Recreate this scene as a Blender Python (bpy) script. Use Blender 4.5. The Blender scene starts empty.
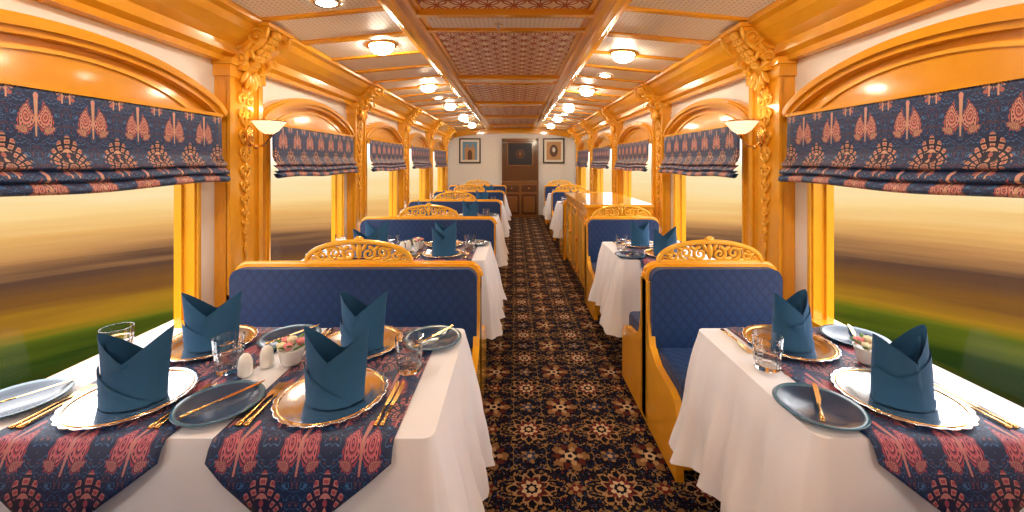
import bpy, math, random
from mathutils import Matrix, Vector
random.seed(4)
S=bpy.context.scene
S.view_settings.view_transform='Standard'
S.view_settings.look='None'
pi=math.pi
XC=-0.055   # centre line of the carriage
HW=1.725    # half width
Y0,Y1=-2.6,11.1
P=1.88
# ------------------------------------------------------------------ node helpers
class E:
    nt=None
    def __init__(s,v): s.v=v
    def __add__(a,b): return M('ADD',a,b)
    def __radd__(a,b): return M('ADD',b,a)
    def __sub__(a,b): return M('SUBTRACT',a,b)
    def __rsub__(a,b): return M('SUBTRACT',b,a)
    def __mul__(a,b): return M('MULTIPLY',a,b)
    def __rmul__(a,b): return M('MULTIPLY',b,a)
    def __truediv__(a,b): return M('DIVIDE',a,b)
    def __lt__(a,b): return M('LESS_THAN',a,b)
    def __gt__(a,b): return M('GREATER_THAN',a,b)
def M(op,*a):
    n=E.nt.nodes.new('ShaderNodeMath'); n.operation=op
    for i,x in enumerate(a):
        if isinstance(x,E): E.nt.links.new(x.v,n.inputs[i])
        else: n.inputs[i].default_value=float(x)
    return E(n.outputs[0])
def vmin(a,b): return M('MINIMUM',a,b)
def vmax(a,b): return M('MAXIMUM',a,b)
def vabs(a): return M('ABSOLUTE',a)
def hyp(a,b): return M('SQRT',a*a+b*b)
def AND(a,b): return M('MULTIPLY',a,b)
def cell(u,s,off=0.0):   # centred cell coordinate in -s/2..s/2
    return (M('FRACT',(u+off)/s+200.0)-0.5)*s
def coords(kind='Object'):
    t=E.nt.nodes.new('ShaderNodeTexCoord'); sp=E.nt.nodes.new('ShaderNodeSeparateXYZ')
    E.nt.links.new(t.outputs[kind],sp.inputs[0])
    return E(sp.outputs[0]),E(sp.outputs[1]),E(sp.outputs[2])
def comb(x,y,z):
    n=E.nt.nodes.new('ShaderNodeCombineXYZ')
    for i,a in enumerate((x,y,z)):
        if isinstance(a,E): E.nt.links.new(a.v,n.inputs[i])
        else: n.inputs[i].default_value=a
    return n.outputs[0]
def noise(vec,scale,detail=2,rough=0.5):
    n=E.nt.nodes.new('ShaderNodeTexNoise'); n.inputs['Scale'].default_value=scale
    n.inputs['Detail'].default_value=detail; n.inputs['Roughness'].default_value=rough
    if vec is not None: E.nt.links.new(vec,n.inputs['Vector'])
    return E(n.outputs[0])
def mix(f,a,b):
    n=E.nt.nodes.new('ShaderNodeMix'); n.data_type='RGBA'
    if isinstance(f,E): E.nt.links.new(f.v,n.inputs[0])
    else: n.inputs[0].default_value=f
    for i,c in ((6,a),(7,b)):
        if isinstance(c,tuple): n.inputs[i].default_value=(*c,1)
        else: E.nt.links.new(c,n.inputs[i])
    return n.outputs[2]
def mat(name,col=(.5,.5,.5),rough=.5,metal=0,coat=0,emis=None,es=0,spec=.5,trans=0,ior=1.45,sheen=0,sub=0):
    m=bpy.data.materials.new(name); m.use_nodes=True; nt=m.node_tree
    b=nt.nodes['Principled BSDF']
    b.inputs['Base Color'].default_value=(*col,1); b.inputs['Roughness'].default_value=rough
    b.inputs['Metallic'].default_value=metal; b.inputs['Coat Weight'].default_value=coat
    b.inputs['Coat Roughness'].default_value=.08
    b.inputs['Specular IOR Level'].default_value=spec; b.inputs['Transmission Weight'].default_value=trans
    b.inputs['IOR'].default_value=ior; b.inputs['Sheen Weight'].default_value=sheen
    if emis: b.inputs['Emission Color'].default_value=(*emis,1); b.inputs['Emission Strength'].default_value=es
    E.nt=nt
    return m,b
def setc(m,b,c): m.node_tree.links.new(c,b.inputs['Base Color'])
def bump(m,b,h,dist=.002,st=1):
    n=m.node_tree.nodes.new('ShaderNodeBump'); n.inputs['Distance'].default_value=dist; n.inputs['Strength'].default_value=st
    m.node_tree.links.new(h.v,n.inputs['Height']); m.node_tree.links.new(n.outputs[0],b.inputs['Normal'])
# ------------------------------------------------------------------ materials
def wood(name,c1,c2,rough=.24,coat=.5):
    m,b=mat(name,c1,rough,coat=coat)
    x,y,z=coords()
    n=noise(comb(x*6,y*1.5,z*1.5),6,4,.6)
    setc(m,b,mix(n,c1,c2)); return m
WOOD=wood('varnished_golden_wood',(.78,.335,.012),(.90,.44,.024),rough=.2,coat=.7)
GILT,_b=mat('gilded_carving',(.90,.48,.045),.24,metal=.2,coat=.5)
DWOOD=wood('dark_brown_wood',(.08,.028,.010),(.13,.05,.016))
MWOOD=wood('mid_brown_wood',(.20,.08,.022),(.28,.12,.035))
WHITE,_b=mat('white_wall_paint',(.88,.88,.88),.45)
CREAM,b=mat('cream_ceiling_panel',(.84,.81,.76),.4); x,y,z=coords()
rr=hyp(cell(x,.03),cell(y,.03)); k=(rr<.006); setc(CREAM,b,mix(k,(.90,.86,.80),(.58,.51,.42)))
CLOTH,b=mat('white_damask_cloth',(.82,.84,.91),.75,sheen=.2); x,y,z=coords()
bump(CLOTH,b,noise(comb(x,y,z),9,3),.006,.5)
NAP,b=mat('teal_blue_napkin',(.014,.092,.215),.8,sheen=.05); x,y,z=coords(); bump(NAP,b,noise(None,60,2),.001,.6)
QUILT,b=mat('navy_quilted_upholstery',(.01,.03,.10),.5,sheen=.05); x,y,z=coords()
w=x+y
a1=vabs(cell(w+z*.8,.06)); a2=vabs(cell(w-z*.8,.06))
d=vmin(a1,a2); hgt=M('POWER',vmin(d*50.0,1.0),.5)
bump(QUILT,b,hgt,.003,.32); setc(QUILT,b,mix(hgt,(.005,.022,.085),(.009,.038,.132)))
SILVER,_b=mat('polished_silver',(.84,.85,.88),.16,metal=1)
GOLD,_b=mat('gold_cutlery_metal',(.86,.55,.20),.2,metal=1)
BRASS,_b=mat('brass_fitting',(.85,.50,.14),.22,metal=1)
PLATE,b=mat('navy_glazed_plate',(.014,.045,.11),.22,coat=.2)
PRIM,_b=mat('plate_rim_glaze',(.05,.14,.22),.22,coat=.3)
PORC,_b=mat('white_porcelain',(.85,.85,.82),.15,coat=.6)
GLASS,_b=mat('cut_crystal_glass',(1,1,1),.02,trans=1,ior=1.45)
ROSE,_b=mat('pink_petals',(.80,.30,.33),.7); ROSE2,_b=mat('ivory_petals',(.85,.78,.55),.7)
LEAF,_b=mat('green_leaves',(.08,.20,.04),.6)
BLACK,_b=mat('black_frame',(.015,.012,.01),.3)
PAPER,_b=mat('picture_mat_board',(.8,.78,.72),.7)
DOME,_b=mat('lit_dome_glass',(1,.9,.7),.4,emis=(1,.85,.65),es=84)
BULB,_b=mat('lit_bulb',(1,.9,.7),.4,emis=(1,.84,.62),es=50)
BOWL,_b=mat('lit_alabaster_bowl',(1,.9,.7),.4,emis=(1,.80,.50),es=1.1)
CHROME,_b=mat('chrome',(.7,.7,.7),.2,metal=1)
# pane
PANE=bpy.data.materials.new('window_pane_glass'); PANE.use_nodes=True; nt=PANE.node_tree; nt.nodes.clear()
o=nt.nodes.new('ShaderNodeOutputMaterial'); t=nt.nodes.new('ShaderNodeBsdfTransparent'); g=nt.nodes.new('ShaderNodeBsdfGlossy')
g.inputs['Roughness'].default_value=.02; mx=nt.nodes.new('ShaderNodeMixShader'); mx.inputs[0].default_value=.006
nt.links.new(t.outputs[0],mx.inputs[1]); nt.links.new(g.outputs[0],mx.inputs[2]); nt.links.new(mx.outputs[0],o.inputs[0])
# damask fabric (blinds, runners) in UV metres
def fabric(name,cw,ch,s=1.0,ph=0.0,dark=1.0,A=((.60,.32,.20),(.46,.10,.09)),B=((.60,.22,.19),(.50,.08,.08))):
    m,b=mat(name,(.01,.02,.07),.5,sheen=.05)
    u,v,_=coords('UV')
    NAVY=(.010*dark,.030*dark,.110*dark); LB=(.06*dark,.19*dark,.45*dark); DN=(.010,.014,.052)
    bn=noise(comb(vabs(cell(u,cw/2)),cell(v,ch/2),0.0),40,2,.5)
    c=mix(vabs(bn-.5)<.012,NAVY,LB)
    c=mix(vabs(bn-.62)<.010,c,(.20,.07,.09))
    # palmette: feathered medallion on a stem
    cu=cell(u,cw,0.0); cv=cell(v,ch,ph); au=vabs(cu)
    mw=.064*s; mh=.078*s
    t=cv/mh; bx=au/mw
    R=hyp(bx*(1.0+vmax(t,-.3)*.55),t*.95)
    th=M('ARCTAN2',cv+mh*.62,au)
    r0=hyp(cv+mh*.62,au)/mh
    edge=M('COSINE',th*20.0)*.09+.93
    body=R<edge
    ray=M('COSINE',th*20.0)
    band=M('FRACT',r0*3.2)
    c=mix(body,c,DN)
    c=mix(AND(body,AND(ray>-.35,band<.68)),c,A[0])
    c=mix(AND(body,AND(ray>.25,AND(band<.50,band>.14))),c,A[1])
    c=mix(R<.40,c,DN)
    c=mix(AND(R<.34,M('COSINE',th*10.0+R*14.0)>.1),c,A[0])
    c=mix(R<.11,c,A[1])
    c=mix(AND(vabs(au-.014*s)<.003*s,AND(t<-.75,t>-1.35)),c,A[0])
    c=mix(hyp(au-.024*s,cv+mh*1.12)<.008*s,c,A[1])
    # pair of mirrored upright paisleys
    cu=cell(u,cw,cw/2); cv=cell(v,ch,ph+ch/2); au=vabs(cu)
    def drop(c,px,py,ang,L,wd,curl,c1,c2):
        ca,sa=math.cos(ang),math.sin(ang)
        a=(au-px)*ca+(cv-py)*sa; q=(cv-py)*ca-(au-px)*sa
        tt=a/L; q=q-tt*vabs(tt)*wd*curl
        W=(1.0-tt*.72)*wd
        D=hyp(tt,q/W); an=M('ARCTAN2',q/wd,tt)
        fr=M('COSINE',an*15.0)
        c=mix(D<(fr*.07+.98),c,c2)
        c=mix(D<.86,c,DN)
        c=mix(AND(D<.78,vmax(M('COSINE',D*26.0)>.0,AND(fr>.2,D>.45))),c,c1)
        return mix(AND(D<.60,M('COSINE',D*26.0+2.4)>.55),c,c2)
    c=drop(c,.031*s,-.010*s,1.25,.056*s,.029*s,.9,B[0],B[1])
    c=drop(c,.046*s,-.058*s,.25,.024*s,.013*s,.5,A[0],A[1])
    c=mix(AND(au<(cv*.03+.0045),AND(cv<.072*s,cv>-.085*s)),c,A[0])
    c=mix(hyp(au,(cv-.070*s)*.6)<.008*s,c,B[0])
    setc(m,b,c); return m
FAB=fabric('navy_paisley_fabric',.190,.29,.92,.10,1.0,A=((.60,.36,.26),(.42,.13,.13)),B=((.62,.30,.26),(.45,.11,.12)))
FABR=fabric('navy_paisley_runner_fabric',.157,.25,.82,0,.75,A=((.46,.20,.20),(.30,.055,.09)),B=((.50,.14,.18),(.34,.05,.10)))
# carpet
CARPET,b=mat('floral_carpet',(.01,.01,.02),.95,spec=.1)
x,y,z=coords()
cs=.40
ax=vabs(cell(x,cs,.12)); ay=vabs(cell(y,cs))
n1=noise(comb(ax,ay,.3),16,2,.5); n2=noise(comb(ax,ay,2.7),30,2,.5); n3=noise(comb(x,y,6.1),60,2,.5)
c=mix(vabs(n1-.5)<.018,(.004,.004,.012),(.24,.135,.045))
c=mix(AND(n2>.60,n3>.45),c,(.19,.11,.04))
c=mix(AND(n2<.37,n3>.47),c,(.10,.018,.015))
c=mix(AND(vabs(n2-.5)<.018,n3>.54),c,(.03,.055,.13))
def flower(c,ou,ov,R,pet,cols):
    cu=cell(x,cs,.12+ou); cv=cell(y,cs,ov); r=hyp(cu,cv); th=M('ARCTAN2',cv,cu)
    wob=M('COSINE',th*float(pet)); 
    for (k,a,ph,col) in cols:
        lim=(wob*(a*(1 if ph==0 else -1))+1.0-a)*(R*k)+(n3-.5)*(.055*k)
        c=mix(r<lim,c,col)
    return c
DK=(.004,.004,.010)
c=flower(c,0,0,.118,8,[(1.12,.14,0,DK),(1,.16,0,(.26,.15,.06)),(.89,.18,0,DK),(.78,.2,1,(.30,.18,.09)),(.64,.2,1,(.05,.012,.012)),(.52,.2,0,(.13,.022,.018)),(.42,.15,1,(.48,.35,.22)),(.26,.1,0,DK),(.13,.1,0,(.46,.33,.20))])
c=flower(c,cs/2,cs/2,.098,5,[(1.12,.2,0,DK),(1,.22,0,(.19,.10,.04)),(.88,.25,1,(.07,.015,.013)),(.66,.25,0,(.32,.20,.10)),(.50,.2,1,DK),(.30,.1,0,(.46,.33,.2)),(.14,.1,0,DK)])
c=flower(c,cs/2,0,.048,5,[(1.2,.2,0,DK),(1,.25,0,(.21,.12,.05)),(.7,.2,1,(.10,.015,.014)),(.3,.1,0,(.36,.24,.12))])
c=flower(c,0,cs/2,.048,5,[(1.2,.2,0,DK),(1,.25,0,(.21,.12,.05)),(.7,.2,1,(.02,.035,.09)),(.3,.1,0,(.36,.24,.12))])
setc(CARPET,b,c)
# ceiling lattice
LATT,b=mat('red_lattice_panel',(.3,.05,.03),.4)
x,y,z=coords(); s=.155
def ring(ou,ov,R,wd): return vabs(hyp(cell(x,s,ou),cell(y,s,ov))-R)<wd
k=vmax(ring(0,0,.070,.0065),ring(s/2,s/2,.070,.0065)); k=vmax(k,vabs(vabs(cell(x,s,0))-s/2)<.004); k=vmax(k,vabs(vabs(cell(y,s,0))-s/2)<.004)
setc(LATT,b,mix(k,(.98,.88,.74),(.45,.10,.03))); bump(LATT,b,k,.006,.7)
GREY,_b=mat('navy_painted_canvas',(.02,.018,.03),.4)
# ------------------------------------------------------------------ mesh builder
class MB:
    def __init__(s): s.v=[];s.f=[];s.m=[];s.sm=[];s.uv=[];s.mats=[]
    def mi(s,m):
        if m not in s.mats: s.mats.append(m)
        return s.mats.index(m)
    def add(s,vs,fs,m,smooth=False,uv=None,mx=None):
        o=len(s.v); i=s.mi(m)
        for p in vs:
            p=Vector(p); s.v.append(tuple(mx@p) if mx is not None else tuple(p))
        s.uv+= uv if uv else [(p[0],p[1]) for p in vs]
        for f in fs: s.f.append([o+j for j in f]); s.m.append(i); s.sm.append(smooth)
    def box(s,x0,x1,y0,y1,z0,z1,m,mx=None,bv=0):
        x0,x1=sorted((x0,x1));y0,y1=sorted((y0,y1));z0,z1=sorted((z0,z1))
        vs=[(x,y,z) for x in(x0,x1) for y in(y0,y1) for z in(z0,z1)]
        s.add(vs,[(0,1,3,2),(4,6,7,5),(0,4,5,1),(2,3,7,6),(0,2,6,4),(1,5,7,3)],m,mx=mx)
    def prism(s,pts,a,b,plane,m,mx=None,smooth=False):
        n=len(pts)
        def q(p,d):
            return {'XY':(p[0],p[1],d),'YZ':(d,p[0],p[1]),'XZ':(p[0],d,p[1])}[plane]
        vs=[q(p,a) for p in pts]+[q(p,b) for p in pts]
        fs=[tuple(range(n)),tuple(range(2*n-1,n-1,-1))]
        s.add(vs,fs,m,mx=mx); s.add(vs,[(i,(i+1)%n,n+(i+1)%n,n+i) for i in range(n)],m,smooth,mx=mx)
    def lathe(s,prof,n,m,mx=None,smooth=True,sx=1,sy=1):
        vs=[];fs=[]
        for r,z in prof:
            for i in range(n):
                a=2*pi*i/n; vs.append((r*math.cos(a)*sx,r*math.sin(a)*sy,z))
        for j in range(len(prof)-1):
            for i in range(n):
                k=(i+1)%n; fs.append((j*n+i,j*n+k,(j+1)*n+k,(j+1)*n+i))
        s.add(vs,fs,m,smooth,mx=mx)
    def ell(s,c,r,m,mx=None,n=10,k=6,rot=None):
        vs=[(0,0,-1)];fs=[]
        for j in range(1,k):
            p=-pi/2+pi*j/k
            for i in range(n):
                a=2*pi*i/n; vs.append((math.cos(p)*math.cos(a),math.cos(p)*math.sin(a),math.sin(p)))
        vs.append((0,0,1)); L=len(vs)-1
        for i in range(n):
            q=(i+1)%n; fs.append((0,1+q,1+i)); fs.append((L,1+(k-2)*n+i,1+(k-2)*n+q))
            for j in range(k-2): fs.append((1+j*n+i,1+j*n+q,1+(j+1)*n+q,1+(j+1)*n+i))
        T=Matrix.Translation(c)
        if rot is not None: T=T@rot
        T=T@Matrix.Diagonal((*r,1))
        if mx is not None: T=mx@T
        s.add(vs,fs,m,True,mx=T)
    def tube(s,pts,rad,m,mx=None,n=6,flat=1.0):
        pts=[Vector(p) for p in pts]; vs=[];fs=[]
        L=len(pts); ref=Vector((0,0,1))
        for i,p in enumerate(pts):
            t=(pts[min(i+1,L-1)]-pts[max(i-1,0)]).normalized()
            r=rad(i/(L-1)) if callable(rad) else rad
            rf=ref if abs(t.dot(ref))<.95 else Vector((1,0,0))
            a=t.cross(rf).normalized(); b=a.cross(t).normalized()
            for k in range(n):
                th=2*pi*k/n; vs.append(tuple(p+a*math.cos(th)*r+b*math.sin(th)*r*flat))
        for i in range(L-1):
            for k in range(n):
                q=(k+1)%n; fs.append((i*n+k,i*n+q,(i+1)*n+q,(i+1)*n+k))
        fs.append(tuple(range(n))); fs.append(tuple((L-1)*n+k for k in range(n)))
        s.add(vs,fs,m,True,mx=mx)
    def grid(s,rows,m,uvs=None,smooth=True,mx=None,closed=False):
        R=len(rows);C=len(rows[0]); vs=[p for r in rows for p in r]; uv=[p for r in uvs for p in r] if uvs else None
        fs=[]
        for j in range(R-1):
            for i in range(C if closed else C-1):
                q=(i+1)%C; fs.append((j*C+i,j*C+q,(j+1)*C+q,(j+1)*C+i))
        s.add(vs,fs,m,smooth,uv,mx)
    def mesh(s,name):
        me=bpy.data.meshes.new(name); me.from_pydata(s.v,[],s.f); 
        for m in s.mats: me.materials.append(m)
        for i,p in enumerate(me.polygons): p.material_index=s.m[i]; p.use_smooth=s.sm[i]
        ul=me.uv_layers.new(name='UVMap')
        for l in me.loops: ul.data[l.index].uv=s.uv[l.vertex_index]
        me.update(); return me
def put(name,me,loc=(0,0,0),rz=0,par=None,sc=None,bev=0,solid=0,nofix=False):
    ob=bpy.data.objects.new(name,me); S.collection.objects.link(ob); ob.location=loc; ob.rotation_euler=(0,0,rz)
    if sc: ob.scale=sc
    if par: ob.parent=par
    if solid: md=ob.modifiers.new('thickness','SOLIDIFY'); md.thickness=solid; md.offset=0
    if bev: md=ob.modifiers.new('bevel','BEVEL'); md.width=bev; md.segments=2; md.limit_method='ANGLE'; md.angle_limit=.7
    return ob
def fixn(me):
    import bmesh
    b=bmesh.new(); b.from_mesh(me); bmesh.ops.recalc_face_normals(b,faces=b.faces); b.to_mesh(me); b.free(); return me
def empty(name,loc=(0,0,0)):
    ob=bpy.data.objects.new(name,None); S.collection.objects.link(ob); ob.location=loc; ob.empty_display_size=.1; return ob
def scroll(mb,cx,cy,r0,r1,turns,start,dr,w,m,mx,n=22):
    pts=[]
    for i in range(n):
        t=i/(n-1); a=start+dr*turns*2*pi*t; r=r0*(1-t)+r1*t
        pts.append((cx+r*math.cos(a),cy+r*math.sin(a),0))
    mb.tube(pts,lambda t:w*(1-.45*t),m,mx,n=6)
# ------------------------------------------------------------------ room shell
def side(sgn,d): return XC+sgn*d   # d = distance from centre line
NB=range(-2,5)
WC=[1.59+P*k for k in NB]
for sgn,nm in ((-1,'left'),(1,'right')):
    mb=MB(); xi=side(sgn,HW); xo=side(sgn,HW+.08)
    mb.box(xi,xo,Y0,Y1,0,.60,WOOD); mb.box(xi,xo,Y0,Y1,1.76,2.5,WHITE)
    e=[Y0]
    for c_ in WC: e+= [max(c_-.62,Y0),c_+.62]
    e.append(Y1)
    for i in range(0,len(e),2):
        if e[i+1]-e[i]>.01: mb.box(xi,xo,e[i],e[i+1],.60,1.76,WHITE)
    put('wall_'+nm,mb.mesh('wall_'+nm))
    # cornice
    pr=[(HW,2.07),(1.665,2.07),(1.66,2.10),(1.625,2.12),(1.62,2.17),(1.57,2.20),(1.52,2.25),(1.50,2.29),(1.46,2.30),(1.455,2.33),(1.43,2.34),(1.43,2.5),(HW,2.5)]
    mb=MB(); mb.prism([(side(sgn,a),b_) for a,b_ in pr],Y0,Y1,'XZ',WOOD)
    mb.box(side(sgn,HW),side(sgn,1.70),Y0,Y1,.52,.56,WOOD)
    put('trim_cornice_'+nm,fixn(mb.mesh('cornice')))
    mb=MB(); mb.box(side(sgn,HW),side(sgn,HW-.02),Y0,Y1,0,.1,DWOOD); put('baseboard_'+nm,mb.mesh('bb'))
mb=MB(); mb.box(XC-HW-.08,XC+HW+.08,Y0-.1,Y1+.1,-.08,0,CARPET); put('floor',mb.mesh('floor'))
# ceiling
mb=MB()
for sgn in(-1,1):
    mb.prism([(side(sgn,1.45),2.33),(side(sgn,.70),2.40),(side(sgn,.70),2.5),(side(sgn,1.45),2.5)],Y0,Y1,'XZ',CREAM)
mb.box(XC-.75,XC+.75,Y0,Y1,2.41,2.5,LATT)
put('ceiling',fixn(mb.mesh('ceiling')))
mb=MB()
for sgn in(-1,1):
    mb.prism([(side(sgn,a),b_) for a,b_ in [(.54,2.44),(.54,2.375),(.56,2.36),(.60,2.355),(.61,2.34),(.66,2.34),(.67,2.355),(.71,2.365),(.72,2.42)]],Y0,Y1,'XZ',WOOD)
    y=Y0+.3
    k=0
    while y<Y1-.1:
        w_=.035 if k%2 else .02
        mb.prism([(side(sgn,1.46),2.315),(side(sgn,.70),2.385),(side(sgn,.70),2.42),(side(sgn,1.46),2.35)],y-w_,y+w_,'XZ',WOOD)
        y+=P/4; k+=1
put('trim_ceiling_beams',fixn(mb.mesh('beams')),bev=.004)
mb=MB()
for k in range(-2,5):
    yc=2.62+P*k
    if yc>Y1: continue
    mb.box(XC-.55,XC+.55,yc-.16,yc+.16,2.385,2.45,WOOD)
    mb.box(XC-.50,XC+.50,yc-.09,yc+.09,2.378,2.40,CREAM)
    mb.box(XC-.55,XC+.55,yc-.17,yc-.12,2.37,2.43,GILT); mb.box(XC-.55,XC+.55,yc+.12,yc+.17,2.37,2.43,GILT)
    for sg in(-1,1): mb.box(XC+sg*.55,XC+sg*.51,yc,yc+P,2.395,2.45,GILT)
put('trim_ceiling_coffers',mb.mesh('coffers'),bev=.003)
# end walls
mb=MB(); mb.box(XC-HW-.08,XC+HW+.08,Y1,Y1+.1,0,2.5,WHITE); put('wall_back',mb.mesh('wb'))
mb=MB(); mb.box(XC-HW-.08,XC+HW+.08,Y0-.1,Y0,0,2.5,WOOD); put('wall_front',mb.mesh('wf'))
mb=MB()
pts=[(XC-1.6,2.45),(XC-1.6,2.14)]+[(XC-1.5+3.0*i/20,2.16+.10*(1-(abs(i-10)/10)**2.5)) for i in range(21)]+[(XC+1.6,2.14),(XC+1.6,2.45)]
mb.prism(pts,Y1-.10,Y1,'XZ',WOOD); put('trim_end_bulkhead',fixn(mb.mesh('bulk')))
# far door
mb=MB(); dx=.17
mb.box(dx-.50,dx+.50,Y1-.06,Y1-.001,0,2.12,DWOOD)
for a in(-.47,.47): mb.box(dx+a-.035,dx+a+.035,Y1-.09,Y1-.05,0,2.12,DWOOD)
mb.box(dx-.5,dx+.5,Y1-.09,Y1-.05,2.05,2.12,MWOOD)
mb.box(dx-.36,dx+.36,Y1-.07,Y1-.055,1.36,2.02,MWOOD)
mb.box(dx-.33,dx+.33,Y1-.08,Y1-.055,1.39,1.99,GREY)
mb.box(dx-.36,dx+.36,Y1-.075,Y1-.055,1.05,1.28,DWOOD)
mb.lathe([(.10,.0),(.11,.006),(.12,0)],24,MWOOD,mx=Matrix.Translation((dx,Y1-.081,1.69))@Matrix.Rotation(pi/2,4,'X'))
mb.ell((dx,Y1-.082,1.69),(.05,.006,.07),MWOOD)
put('door_1',mb.mesh('door'))
mb=MB()
mb.box(dx-.46,dx+.46,Y1-.50,Y1-.10,.0,.92,MWOOD); mb.box(dx-.49,dx+.49,Y1-.53,Y1-.10,.92,.96,MWOOD)
for a in(-.23,.23):
    mb.box(dx+a-.2,dx+a+.2,Y1-.515,Y1-.49,.08,.62,DWOOD); mb.box(dx+a-.15,dx+a+.15,Y1-.525,Y1-.50,.14,.56,MWOOD); mb.box(dx+a-.2,dx+a+.2,Y1-.515,Y1-.49,.68,.86,DWOOD)
    mb.ell((dx+a,Y1-.525,.77),(.02,.015,.02),BRASS)
put('sideboard',mb.mesh('sideboard'),bev=.005)
# pictures
def picture(cx,cz,w,h,kind):
    mb=MB(); y=Y1
    mb.box(cx-w/2,cx+w/2,y-.03,y-.001,cz-h/2,cz+h/2,BLACK); mb.box(cx-w/2+.04,cx+w/2-.04,y-.034,y-.02,cz-h/2+.04,cz+h/2-.04,PAPER)
    a,_=mat('painted_sky',(.15,.35,.6),.5); b_,_=mat('painted_stone',(.55,.32,.14),.5); g_,_=mat('painted_dark',(.12,.06,.04),.5)
    iw,ih=w/2-.1,h/2-.1
    mb.box(cx-iw,cx+iw,y-.037,y-.03,cz-ih,cz+ih,a if kind==0 else b_)
    if kind==0:
        mb.box(cx-iw*.7,cx+iw*.7,y-.040,y-.03,cz-ih,cz+ih*.35,b_); mb.prism([(cx+iw*.3*math.cos(t*pi/8),cz-ih*.3+iw*.5*math.sin(t*pi/8)) for t in range(9)]+[(cx-iw*.3,cz-ih),(cx+iw*.3,cz-ih)],y-.043,y-.03,'XZ',g_)
        mb.box(cx-iw*.5,cx-iw*.25,y-.040,y-.03,cz+ih*.3,cz+ih*.75,b_); mb.box(cx+iw*.25,cx+iw*.5,y-.040,y-.03,cz+ih*.3,cz+ih*.75,b_)
    else:
        mb.ell((cx,y-.036,cz),(iw*.6,.008,ih*.7),g_); mb.ell((cx,y-.040,cz+ih*.1),(iw*.25,.008,ih*.3),PAPER)
    put('framed_painting',mb.mesh('picture'))
picture(-1.22,1.78,.60,.70,0); picture(1.10,1.78,.60,.70,1)
# ------------------------------------------------------------------ windows, arches, blinds, pilasters
AR=.765
def arcz(y,base=1.765,h=.215,half=AR): return base+h*max(0,1-(y/half)**2)**.72
def window_mesh(sgn):
    mb=MB(); X=lambda d: sgn*d
    ys=[-AR+2*AR*i/36 for i in range(37)]
    # tympanum
    mb.prism([(y,arcz(y)-.005) for y in ys]+[(AR,1.72),(-AR,1.72)],X(HW-.001),X(HW-.03),'YZ',WOOD)
    # arch mould, three steps
    for (o,i_,d) in ((0.012,-.055,.075),(.0,-.03,.095),(.02,.0,.06)):
        mb.prism([(y*(1+o*.6),arcz(y)+o) for y in ys]+[(y*(1+i_*.6),arcz(y)+i_) for y in reversed(ys)],X(HW-.001),X(HW-d),'YZ',WOOD)
    # inner tympanum bead
    mb.prism([(y*.86,arcz(y)-.085) for y in ys]+[(y*.84,arcz(y)-.10) for y in reversed(ys)],X(HW-.02),X(HW-.042),'YZ',GILT)
    # casing + sill
    for s_ in(-1,1):
        mb.box(X(HW+.079),X(HW-.03),s_*.60,s_*.648,.56,1.74,WOOD)
        mb.box(X(HW),X(HW-.042),s_*.612,s_*.628,.56,1.74,GILT)
        mb.box(X(HW+.07),X(HW+.03),s_*.585,s_*.605,.60,1.74,WOOD)
    mb.box(X(HW+.079),X(HW-.06),-.68,.68,.56,.61,WOOD)
    mb.box(X(HW+.079),X(HW-.035),-.65,.65,1.70,1.76,WOOD)
    mb.box(X(HW+.055),X(HW+.05),-.60,.60,.60,1.72,PANE)
    return fixn(mb.mesh('window'))
def blind_mesh(sgn):
    mb=MB(); prof=[(1.738,.098),(1.73,.103),(1.60,.106),(1.51,.108),(1.478,.120),(1.462,.136),(1.450,.139),(1.442,.128),(1.448,.112),(1.438,.122),(1.422,.144),(1.408,.150),(1.399,.140),(1.406,.116),(1.396,.130),(1.382,.154),(1.366,.159),(1.357,.148),(1.361,.13),(1.386,.112)]
    rows=[];uvs=[];L=0;last=None
    pp=[]
    for a,b_ in zip(prof[:-1],prof[1:]):
        for k in range(4): t=k/4; pp.append((a[0]*(1-t)+b_[0]*t,a[1]*(1-t)+b_[1]*t))
    pp.append(prof[-1])
    for z,d in pp:
        if last: L+=math.hypot(z-last[0],(d-last[1])*.3)
        last=(z,d); r=[];u=[]
        for i in range(41):
            y=-.70+1.40*i/40; low=max(0,min(1,(1.50-z)/.12)); sag=.007*low*math.cos(y/.72*pi*1.5)
            dd=d+.005*math.sin(y*13+z*30)*low
            r.append((sgn*(HW-dd),y,z-sag)); u.append((y,-L))
        rows.append(r);uvs.append(u)
    mb.grid(rows,FAB,uvs)
    mb.box(sgn*(HW-.098),sgn*(HW-.110),-.705,.705,1.728,1.745,WOOD)
    return mb.mesh('blind')
def ornament(mb,mx,h=1.0):
    # vertical chain of scroll carving in local XY plane (y up), centred
    z=h/2
    k=0
    mb.ell((0,z,0),(.035,.05,.02),GILT,mx)
    for s_ in(-1,1):
        scroll(mb,s_*.035,z-.05,.034,.008,1.3,pi/2,s_*-1,.011,GILT,mx)
    z-=.13
    while z>-h/2:
        sc=1-.45*k*.18
        mb.ell((0,z,0),(.016*sc,.04*sc,.016),GILT,mx)
        for s_ in(-1,1):
            scroll(mb,s_*.034*sc,z-.01,.030*sc,.006,1.25,-pi/2 if k%2 else pi/2,s_*(1 if k%2 else -1),.010*sc,GILT,mx)
            R=Matrix.Rotation(s_*-.6,4,'Z'); mb.ell((s_*.03*sc,z-.06*sc,0),(.012*sc,.03*sc,.012),GILT,mx,rot=R)
        mb.tube([(0,z-.03,0),(0.006*(-1)**k,z-.06,0),(0,z-.10,0)],.007,GILT,mx)
        z-=.115*sc+.01; k+=1
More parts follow.
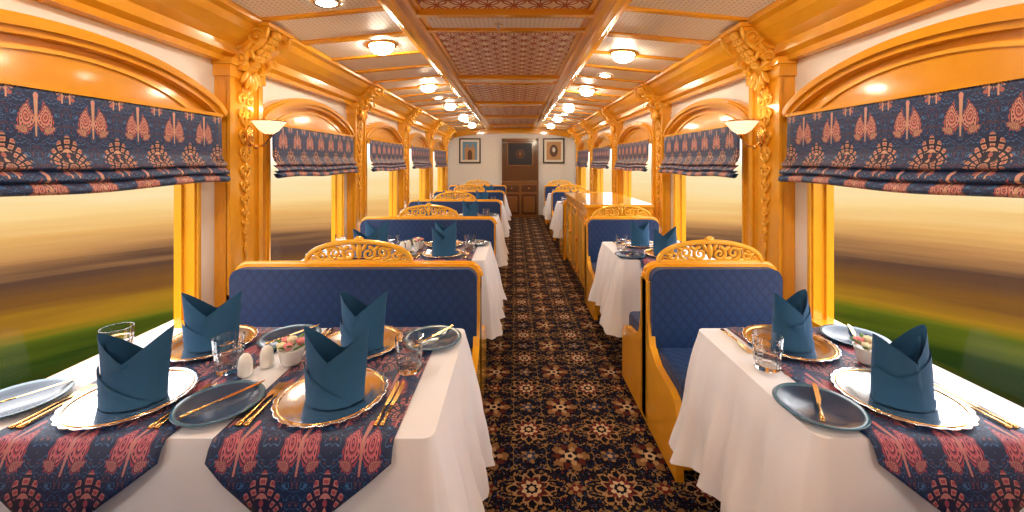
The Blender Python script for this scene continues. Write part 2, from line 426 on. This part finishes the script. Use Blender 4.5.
def pil_mesh(sgn):
    mb=MB(); X=lambda d: sgn*(HW-d)
    mb.box(X(.001),X(.075),-.155,.155,0,2.08,WOOD)
    for s_ in(-1,1):
        mb.box(X(.07),X(.095),s_*.155,s_*.115,.0,2.08,WOOD); mb.box(X(.07),X(.083),s_*.105,s_*.098,.7,1.98,GILT)
    mb.box(X(.001),X(.105),-.17,.17,1.98,2.08,WOOD); mb.box(X(.001),X(.12),-.18,.18,2.05,2.09,GILT)
    mb.box(X(.001),X(.12),-.17,.17,0,.14,WOOD); mb.box(X(.07),X(.10),-.155,.155,.60,.68,WOOD)
    # carving: local x->Y , y->Z , z-> inward
    mx=Matrix(((0,0,-sgn,X(.082)),(1,0,0,0),(0,1,0,1.42),(0,0,0,1)))
    ornament(mb,mx,.98)
    # corbel bracket over cornice
    pr=[(.05,2.02),(.13,2.03),(.15,2.06),(.14,2.10),(.15,2.13),(.19,2.16),(.235,2.19),(.26,2.23),(.255,2.27),(.29,2.29),(.30,2.310),(.05,2.310)]
    for (a,b_) in((-.11,-.06),(.06,.11)):
        mb.prism([(X(p[0]),p[1]) for p in pr],a,b_,'XZ',WOOD)
    mb.prism([(X(p[0]-.02),p[1]+.004) for p in pr],-.06,.06,'XZ',GILT)
    mb.box(X(.05),X(.31),-.13,.13,2.288,2.312,WOOD)
    for s_ in(-1,1):
        for (dd,zz,rr,st) in((.225,2.225,.055,0),(.135,2.10,.040,pi)):
            m2=Matrix(((1,0,0,X(dd)),(0,0,1,s_*.115),(0,1,0,zz),(0,0,0,1)))
            scroll(mb,0,0,rr,.008,1.7,st,-sgn,.013,GILT,m2,n=28)
            mb.ell((X(dd),s_*.118,zz),(.014,.014,.014),GILT)
        for (dd,zz,a,L) in((.17,2.165,.7,.05),(.10,2.16,1.3,.045),(.29,2.25,.2,.04),(.10,2.235,.9,.05),(.20,2.12,-.3,.03)):
            m3=Matrix.Rotation(sgn*(-a),4,'Y')
            mb.ell((X(dd),s_*.116,zz),(.014,.012,L),GILT,rot=m3)
    for i in range(6):
        w_=.05*math.sin(pi*(i+1)/7)
        for q in(-1,0,1):
            mb.ell((X(.14+.027*i),q*w_*.7,2.09+.036*i),(.026,.020,.030),GILT,rot=Matrix.Rotation(q*.5,4,'X'))
    # leaf drop under the corbel
    for q in(-2,-1,0,1,2): mb.ell((X(.12),q*.032,2.0-.02*(2-abs(q))),(.018,.018,.055),GILT,rot=Matrix.Rotation(q*.28,4,'X'))
    return fixn(mb.mesh('pilaster'))
def sconce_mesh(sgn):
    mb=MB(); X=lambda d:-sgn*d
    mb.ell((X(.012),0,-.06),(.015,.035,.07),BRASS)
    mb.tube([(X(.01),0,-.09),(X(.05),0,-.125),(X(.10),0,-.115),(X(.13),0,-.075),(X(.135),0,-.045)],.008,BRASS)
    mb.ell((X(.05),0,-.125),(.016,.016,.016),BRASS)
    T=Matrix.Translation((X(.135),0,0))
    mb.lathe([(.0,-.05),(.02,-.045),(.055,-.02),(.085,.02),(.098,.035),(.094,.036),(.05,-.01),(.0,-.03)],24,BOWL,T)
    mb.lathe([(.0,-.075),(.012,-.07),(.02,-.05),(.028,-.044),(.0,-.04)],16,BRASS,T)
    mb.lathe([(.098,.033),(.103,.036),(.098,.041),(.094,.037)],24,BRASS,T)
    mb.ell((X(.135),0,.005),(.030,.030,.018),BULB)
    return mb.mesh('sconce')
wn=1
for sgn in(-1,1):
    wm=window_mesh(sgn); bm_=blind_mesh(sgn); pm=pil_mesh(sgn); sm=sconce_mesh(sgn)
    for i,c_ in enumerate(WC):
        if c_+.77>Y1 or c_-.77<Y0: continue
        put('window_%d'%wn,wm,(XC,c_,0)); wn+=1
        put('roman_blind',bm_,(XC,c_,0),solid=.003)
    for k in range(-2,5):
        y=2.53+P*k
        if y<Y0+.2: continue
        put('carved_pilaster',pm,(XC,y,0),bev=.004)
        if k in(-1,0): put('wall_sconce',sm,(side(sgn,HW-.096),y,1.69))  # nearer pair is out of view, added to throw uplight on the ceiling
# ------------------------------------------------------------------ ceiling lights
mb=MB(); mb.lathe([(.0,-.075),(.03,-.072),(.06,-.060),(.082,-.038),(.090,-.015),(.090,0)],28,DOME); mb.lathe([(.088,-.002),(.100,-.014),(.116,-.012),(.125,0),(.09,.0)],28,BRASS)
dome=mb.mesh('dome')
mb=MB(); mb.lathe([(.0,-.008),(.05,-.008),(.055,0)],24,DOME); mb.lathe([(.055,-.004),(.06,-.012),(.08,-.006),(.082,0)],24,CHROME); down=mb.mesh('downlight')
tilt=math.atan2(.07,.75)
for sgn,ys in((-1,(-1.9,-.3,1.4,3.08,4.75,6.4,8.05,9.7)),(1,(-1.7,-.1,1.6,3.33,5.0,6.65,8.3,9.9))):
    for y in ys:
        ob=put('ceiling_dome_light',dome,(side(sgn,.965),y,2.373)); ob.rotation_euler=(0,sgn*tilt,0)
for sgn,ys in((-1,(2.25,5.6,8.9)),(1,(4.15,7.5))):
    for y in ys:
        ob=put('recessed_downlight',down,(side(sgn,1.0),y,2.370)); ob.rotation_euler=(0,sgn*tilt,0)
mb=MB(); mb.lathe([(0,-.04),(.012,-.038),(.012,-.01),(.03,-.006),(.03,0)],16,CHROME); put('ceiling_sprinkler',mb.mesh('spr'),(-.10,2.62,2.378))
# ------------------------------------------------------------------ benches
def rrect(x0,x1,z0,z1,r,n=6):
    pts=[(x0,z0),(x1,z0)]
    for i in range(n+1): a=pi/2*i/n; pts.append((x1-r+r*math.cos(a),z1-r+r*math.sin(a)))
    for i in range(n+1): a=pi/2+pi/2*i/n; pts.append((x0+r+r*math.cos(a),z1-r+r*math.sin(a)))
    return pts
def crest(mb,cx,z,half,h):
    mx=Matrix(((1,0,0,cx),(0,0,-1,0),(0,1,0,z),(0,0,0,1)))
    n=28
    mb.tube([(half*math.cos(pi*i/n),h*math.sin(pi*i/n)**.9,0) for i in range(n+1)],.015,GILT,mx,flat=1.2)
    mb.tube([(-half,0,0),(half,0,0)],.014,GILT,mx)
    k=half/.29; q=h/.13
    for s_ in(-1,1):
        for (x_,y_,r,tr,st,d,w) in((.055,.052,.040,1.5,pi/2,-1,.012),(.135,.058,.040,1.5,-pi/2,1,.012),(.205,.040,.030,1.4,pi/2,-1,.011),(.25,.018,.018,1.2,-pi/2,1,.008)):
            scroll(mb,s_*x_*k,y_*q,r,.005,tr,st,s_*d,w,GILT,mx)
        for (x_,y_,a) in((.03,.095,.5),(.095,.085,.9),(.17,.085,1.1),(.10,.02,1.3),(.17,.012,1.4),(.235,.05,1.2)):
            mb.ell((s_*x_*k,y_*q,0),(.012,.028,.012),GILT,mx,rot=Matrix.Rotation(-s_*a,4,'Z'))
    mb.ell((0,.07*q,0),(.018,.05,.016),GILT,mx); mb.ell((0,h+.012,0),(.03,.022,.015),GILT,mx)
def bench(x0,x1,y,faces=(-1,1),cc=True):
    root=empty('booth_bench',((x0+x1)/2,y,0)); hw=(x1-x0)/2; H=.885
    mb=MB()
    mb.prism(rrect(-hw,hw,0.02,H,.07),-.035,.035,'XZ',WOOD)
    # rail around top
    top=rrect(-hw,hw,0.02,H+.004,.07)[2:]
    mb.tube([(p[0],0,p[1]) for p in top],.015,WOOD,n=8)
    crest(mb,0,H+.012,min(.30,hw*.78),.115)
    for s_ in(-1,1):
        a=s_*hw; b_=s_*(hw-.035)
        mb.box(a,b_,-.06,.06,0,.80,WOOD)
        for f in faces:
            mb.prism([(f*.05,.0),(f*.46,.0),(f*.46,.30),(f*.43,.36),(f*.38,.38),(f*.20,.40),(f*.10,.46),(f*.055,.60),(f*.05,.60)],min(a,b_),max(a,b_),'YZ',WOOD)
    for f in faces:
        mb.box(-hw+.035,hw-.035,f*.03,f*.44,.04,.32,WOOD)
        mb.box(-hw+.08,hw-.08,f*.43,f*.447,.09,.27,GILT)
    put('frame',fixn(mb.mesh('bench_frame')),par=root,bev=.004)
    for f in faces:
        mb=MB(); mb.prism(rrect(-hw+.016,hw-.016,.44,H-.008,.06),f*.034,f*.085,'XZ',QUILT)
        put('back_pad',fixn(mb.mesh('pad')),par=root,bev=.018)
        mb=MB(); mb.box(-hw+.037,hw-.037,f*.085,f*.455,.322,.455,QUILT); put('seat_cushion',fixn(mb.mesh('cushion')),par=root,bev=.03)
LX=(-1.59,-.19); RX=(.745,1.50)
for k in range(-1,5):
    y=2.30+P*k
    if k<4: y-=.005
    bench(*LX,y,(-1,1) if k<4 else (-1,))
    if k==1: bench(*RX,y,(-1,))
    elif k==2: bench(*RX,y,(1,))
    else: bench(*RX,y,(-1,1) if k<4 else (-1,))
# right-hand service cabinet
mb=MB(); mb.box(.78,1.49,4.30,5.94,.06,.98,WOOD); mb.box(.75,1.50,4.27,5.97,.98,1.015,WOOD); mb.box(.80,1.49,4.32,5.92,0,.06,DWOOD)
for i in range(3):
    a=4.36+i*.53; mb.box(.765,.785,a,a+.46,.14,.90,WOOD); mb.box(.757,.77,a+.06,a+.40,.22,.82,GILT); mb.ell((.75,a+.44,.55),(.012,.012,.03),BRASS)
put('service_cabinet',mb.mesh('cabinet'),bev=.006)
# ------------------------------------------------------------------ tables
TZ=.745
def table_set(x0,x1,y0,y1,runners):
    mb=MB(); mb.box(x0+.01,x1-.01,y0+.01,y1-.01,TZ-.035,TZ,DWOOD)
    cx,cy=(x0+x1)/2,(y0+y1)/2
    mb.box(cx-.06,cx+.06,cy-.06,cy+.06,.05,TZ-.035,DWOOD); mb.box(cx-.25,cx+.25,cy-.22,cy+.22,0,.05,DWOOD)
    put('dining_table',mb.mesh('table'),bev=.005)
    # cloth
    r=.03; per=[]
    def line(ax,ay,bx,by,nx,ny,n):
        for i in range(n): t=i/n; per.append((ax+(bx-ax)*t,ay+(by-ay)*t,nx,ny))
    def corner(cx_,cy_,a0,n=8):
        for i in range(n):
            a=a0+pi/2*i/n; per.append((cx_+r*math.cos(a),cy_+r*math.sin(a),math.cos(a),math.sin(a)))
    nx=int((x1-x0)/.02); ny=int((y1-y0)/.02)
    line(x0+r,y0,x1-r,y0,0,-1,nx); corner(x1-r,y0+r,-pi/2); line(x1,y0+r,x1,y1-r,1,0,ny); corner(x1-r,y1-r,0)
    line(x1-r,y1,x0+r,y1,0,1,nx); corner(x0+r,y1-r,pi/2); line(x0,y1-r,x0,y0+r,-1,0,ny); corner(x0+r,y0+r,pi)
    rows=[]; R=14; ph=random.random()*6
    def cdist(px,py): return min(math.hypot(px-a,py-b_) for a in(x0,x1) for b_ in(y0,y1))
    for j in range(R+1):
        t=j/R; row=[]
        for i,(px,py,ax,ay) in enumerate(per):
            s_=px*1.0+py*1.3
            cd=math.exp(-(cdist(px,py)/.12)**2)
            wall=(ax<-.5 and x0<-1) or (ax>.5 and x1>1)
            aisle=(ax>.5 and x0<-1) or (ax<-.5 and x1>1)
            fl=(.035 if ay>0 else .05) if abs(ay)>.5 else (.02 if wall else .085)
            if aisle: fl+=.03*cd
            wave=math.sin(s_*30+ph)*.6+math.sin(s_*53+1.7*ph)*.4
            off=.012*min(1,t*6)+fl*t**1.1+ (.036 if aisle else .014)*t*wave + .014*math.sin(t*9+s_*8)*t*(.6)
            off=max(off,.008*min(1,t*6))
            z=TZ+.006-(.47*t)*(1+.12*cd)
            if t>0: z+= .012*math.sin(s_*19)*t
            row.append((px+ax*off,py+ay*off,z))
        rows.append(row)
    mb=MB(); mb.grid(rows,CLOTH,closed=True)
    n=len(per); mb.add(rows[0],[tuple(range(n))],CLOTH)
    put('tablecloth',mb.mesh('cloth'))
    zt=TZ+.0085
    for (a,b_) in runners:
        rows=[];uvs=[];C=24
        def rowat(kind,s_):
            rr=[];uu=[]
            for i in range(C+1):
                u=-1+2*i/C; x=(a+b_)/2+u*(b_-a)/2; hang=.045+.17*(1-abs(u)); 
                ux=x-(a+b_)/2
                if kind==0: y=y0-.004+(y1-y0+.008)*s_; rr.append((x,y,zt)); uu.append((ux,y-y0))
                else:
                    d=hang*s_; o=.008*min(1,d*60)+.022*min(1,d*12)+.16*d
                    yy=(y0-.004-o) if kind<0 else (y1+.004+o*.7)
                    rr.append((x,yy,zt-d-(0.0))); uu.append((ux,(-d) if kind<0 else y1-y0+d))
            rows.append(rr);uvs.append(uu)
        for j in range(8,0,-1): rowat(-1,j/8)
        for j in range(9): rowat(0,j/8)
        for j in range(1,9): rowat(1,j/8)
        mb=MB(); mb.grid(rows,FABR,uvs); put('table_runner',mb.mesh('runner'),solid=.0015)
# --- tableware meshes
def scal(mb,prof,n,m,m2,lo):
    rows=[]
    for (r,z,w) in prof:
        rows.append([((r+w*abs(math.cos(a*12)))*math.cos(a*1.0),(r+w*abs(math.cos(a*12)))*math.sin(a),z) for a in [2*pi*i/n for i in range(n)]])
    mb.grid(rows[:lo+1],m,closed=True); mb.grid(rows[lo:],m2,closed=True)
mb=MB(); scal(mb,[(.0,0.002,0),(.10,.002,0),(.112,.006,0),(.145,.012,.001),(.154,.016,.005),(.158,.015,.005),(.145,.006,0),(.10,0,0),(.0,0,0)],96,SILVER,SILVER,3)
mb.tube([(.146*math.cos(2*pi*i/64),.146*math.sin(2*pi*i/64),.0135) for i in range(65)],.0022,GOLD)
charger=mb.mesh('charger')
mb=MB(); mb.lathe([(0,.004),(.068,.004),(.078,.009),(.100,.014)],48,PLATE); mb.lathe([(.100,.014),(.112,.017),(.114,.015),(.08,.004),(.065,0),(0,0)],48,PRIM); splate=mb.mesh('side_plate')
def napkin_mesh(seed):
    mb=MB()
    hl,hr=((1.0,.86),(.88,1.0))[seed]
    def layer(wb,wt,db,dt,lo,hi,a0,a1,n,off,lean,hL=1,hR=1,flat=None):
        rows=[];R=8
        for j in range(R+1):
            t=j/R; row=[]
            for i in range(n+1):
                a=a0+(a1-a0)*i/n; ca=math.cos(a); sa=math.sin(a)
                h=lo+(hi-lo)*abs(ca)**1.1*(hR if ca>0 else hL)
                if flat: h=flat(ca,sa)
                z=h*t; zz=z/.22
                W=wb+(wt-wb)*zz+off; D=(db+(dt-db)*min(zz*1.2,1))+off
                x=W*ca; y=D*math.copysign(abs(sa)**1.25,sa)
                row.append((x,y+lean*zz*zz*(.015)*(1 if ca>0 else -.6),z))
            rows.append(row)
        mb.grid(rows,NAP)
    layer(.084,.098,.060,.040,.125,.212,0,2*pi,72,0,1,hl,hr)
    layer(.068,.078,.046,.024,.11,.180,0,2*pi,48,0,1,.85,1.0)
    layer(.084,.098,.060,.042,0,0,pi+.05,2*pi-.02,36,.004,1,flat=lambda ca,sa:.080+.065*(ca*.5+.5)**1.2)
    layer(.084,.098,.060,.042,0,0,pi+.02,2*pi-.7,30,.008,1,flat=lambda ca,sa:max(.008,.105-.085*(ca*.62+.62)))
    return mb.mesh('napkin')
napm=[napkin_mesh(i) for i in range(2)]
def tumbler():
    mb=MB(); n=18
    mb.lathe([(0,0),(.037,0),(.039,.004),(.043,.03),(.041,.036),(.0465,.072),(.045,.078),(.0475,.112),(.0475,.116),(.045,.116),(.037,.018),(.0,.014)],n,GLASS,smooth=False); return fixn(mb.mesh('tumbler'))
tumb=tumbler()
def knife():
    mb=MB(); mb.tube([(0,0,.004),(0,.03,.005),(0,.09,.004)],lambda t:.0065-.002*t,GOLD,flat=.5)
    mb.prism([(-.004,.09),(.005,.09),(.009,.12),(.009,.19),(.004,.215),(-.002,.222),(-.004,.20)],.003,.0045,'XY',GOLD); return fixn(mb.mesh('knife'))
def fork():
    mb=MB(); mb.tube([(0,0,.004),(0,.03,.005),(0,.10,.006),(0,.135,.004)],lambda t:.0065*(1-t)+.003,GOLD,flat=.45)
    mb.prism([(-.003,.13),(.003,.13),(.010,.15),(.010,.172),(-.010,.172),(-.010,.15)],.003,.005,'XY',GOLD)
    for i in range(4): a=-.0087+.0058*i; mb.box(a-.0015,a+.0015,.17,.21,.003,.005,GOLD)
    return fixn(mb.mesh('fork'))
KN,FK=knife(),fork()
mb=MB(); mb.lathe([(0,0),(.019,0),(.023,.01),(.021,.05),(.015,.066),(.008,.073),(0,.075)],20,PORC); shaker=mb.mesh('shaker')
def flowers():
    mb=MB(); mb.lathe([(0,0),(.028,0),(.034,.01),(.044,.055),(.046,.06),(.042,.058),(.03,.045),(0,.045)],28,PORC)
    for i,(x_,y_,z_,m) in enumerate(((0,0,.085,ROSE2),(.028,.01,.075,ROSE),(-.026,.012,.077,ROSE),(.004,-.028,.073,ROSE),(-.012,.03,.07,ROSE2),(-.025,-.02,.07,ROSE2))):
        mb.ell((x_,y_,z_),(.010,.010,.013),m)
        for q in range(6):
            a=q*pi/3+i; mb.ell((x_+.009*math.cos(a),y_+.009*math.sin(a),z_-.002),(.0095,.005,.013),m,rot=Matrix.Rotation(a+pi/2,4,'Z')@Matrix.Rotation(.4,4,'X'),n=8,k=5)
    for q in range(10):
        a=q*.63; mb.ell((.038*math.cos(a),.038*math.sin(a),.064+.006*(q%3)),(.022,.010,.003),LEAF,rot=Matrix.Rotation(a,4,'Z')@Matrix.Rotation(-.5,4,'Y'),n=8,k=4)
    return mb.mesh('flowers')
flow=flowers()
ZT=TZ+.0098
def setting(x,y,face,sp=None,gl=None,rz=0,left=True,right=True,nv=0):
    put('charger_plate',charger,(x,y,ZT))
    put('folded_napkin',napm[nv],(x+.01,y,ZT+.0035),rz)
    for (o,me,nm) in((-.176,FK,'dinner_fork'),(-.197,FK,'salad_fork'),(.174,KN,'dinner_knife'),(.192,KN,'fish_knife')):
        if (o<0 and not left) or (o>0 and not right): continue
        if face<0: put(nm,me,(x+o,y-.135,ZT),0)
        else: put(nm,me,(x-o,y+.14,ZT),pi)
    if sp:
        put('side_plate',splate,(sp[0],sp[1],ZT)); put('butter_knife',KN,(sp[0]-.05,sp[1]-.08,ZT+.015),-.55)
    if gl: put('crystal_tumbler',tumb,(gl[0],gl[1],ZT))
def left_bay(y0,first):
    table_set(-1.55,-.21,y0,y0+.69,((-1.37,-.90),(-.78,-.31)))
    b=y0-1.04
    setting(-1.15,1.205+b,-1,(-1.47,1.185+b),(-.98,1.375+b),.10,nv=1)
    setting(-.55,1.215+b,-1,(-.86,1.17+b),(-.36,1.375+b),-.08,nv=0)
    setting(-1.19,1.565+b,1,(-.90,1.61+b),(-1.44,1.45+b),.3,left=False,nv=0)
    setting(-.60,1.565+b,1,(-.325,1.60+b),None,-.25,left=False,nv=1)
    put('salt_shaker',shaker,(-.90,1.34+b,ZT)); put('pepper_shaker',shaker,(-.865,1.40+b,ZT)); put('flower_bowl',flow,(-.79,1.42+b,ZT))
def right_bay(y0):
    table_set(.79,1.49,y0,y0+.69,((.92,1.37),))
    b=y0-1.04
    setting(1.155,1.205+b,-1,(.88,1.155+b),None,.1,left=False,nv=1)
    setting(1.075,1.565+b,1,(1.37,1.61+b),(.88,1.39+b),.35,left=False,right=False,nv=0)
    put('dinner_fork',FK,(.885,1.70+b,ZT),pi)
    put('flower_bowl',flow,(1.26,1.42+b,ZT)); put('salt_shaker',shaker,(1.34,1.40+b,ZT))
for k in range(0,5): left_bay(1.04+P*k,k==0)
for k in (0,1,3,4): right_bay(1.04+P*k)
# ------------------------------------------------------------------ world (blurred sunset countryside seen from a moving train)
W=bpy.data.worlds.new('sunset_countryside'); S.world=W; W.use_nodes=True; nt=W.node_tree; E.nt=nt
bg=nt.nodes['Background']
x,y,z=coords('Generated')
nn=noise(comb(x*.6,y*.6,z*9.0),2.2,3,.55)
nn2=noise(comb(x*1.1,y*.35,z*30.0),2.0,3,.6)
el=z+(nn-.5)*.08+(nn2-.5)*.05
r=nt.nodes.new('ShaderNodeValToRGB'); fac=(el+.45)/.60
nt.links.new(fac.v,r.inputs[0])
def lin(c): return tuple((v/255/12.92 if v/255<.04045 else ((v/255+.055)/1.055)**2.4) for v in c)+(1,)
st=[(-.37,(14,30,10)),(-.31,(42,62,18)),(-.28,(100,108,26)),(-.25,(172,125,32)),(-.22,(130,86,38)),(-.18,(96,68,54)),(-.15,(190,136,84)),(-.115,(238,182,108)),(-.08,(254,216,146)),(-.03,(255,234,184)),(.10,(250,248,248))]
cr=r.color_ramp
while len(cr.elements)<len(st): cr.elements.new(.5)
for i,(a,c_) in enumerate(st): cr.elements[i].position=i/20
for i in range(len(st)-1,-1,-1): cr.elements[i].position=(st[i][0]+.45)/.60
for i,(a,c_) in enumerate(st): cr.elements[i].color=lin(c_)
nt.links.new(r.outputs[0],bg.inputs[0])
stv=M('MULTIPLY_ADD',vmin(vmax((z+.02)*6.0,0.0),1.0),4.0,1.0)
nt.links.new(stv.v,bg.inputs[1])
# ------------------------------------------------------------------ camera
cd=bpy.data.cameras.new('camera'); cam=bpy.data.objects.new('camera',cd); S.collection.objects.link(cam)
cam.location=(0,0,1.47); cam.rotation_euler=(pi/2,0,0); cd.sensor_width=36; cd.lens=400/1024*36; cd.shift_y=-94/1024; cd.shift_x=-2/1024; cd.clip_start=.05
S.camera=cam
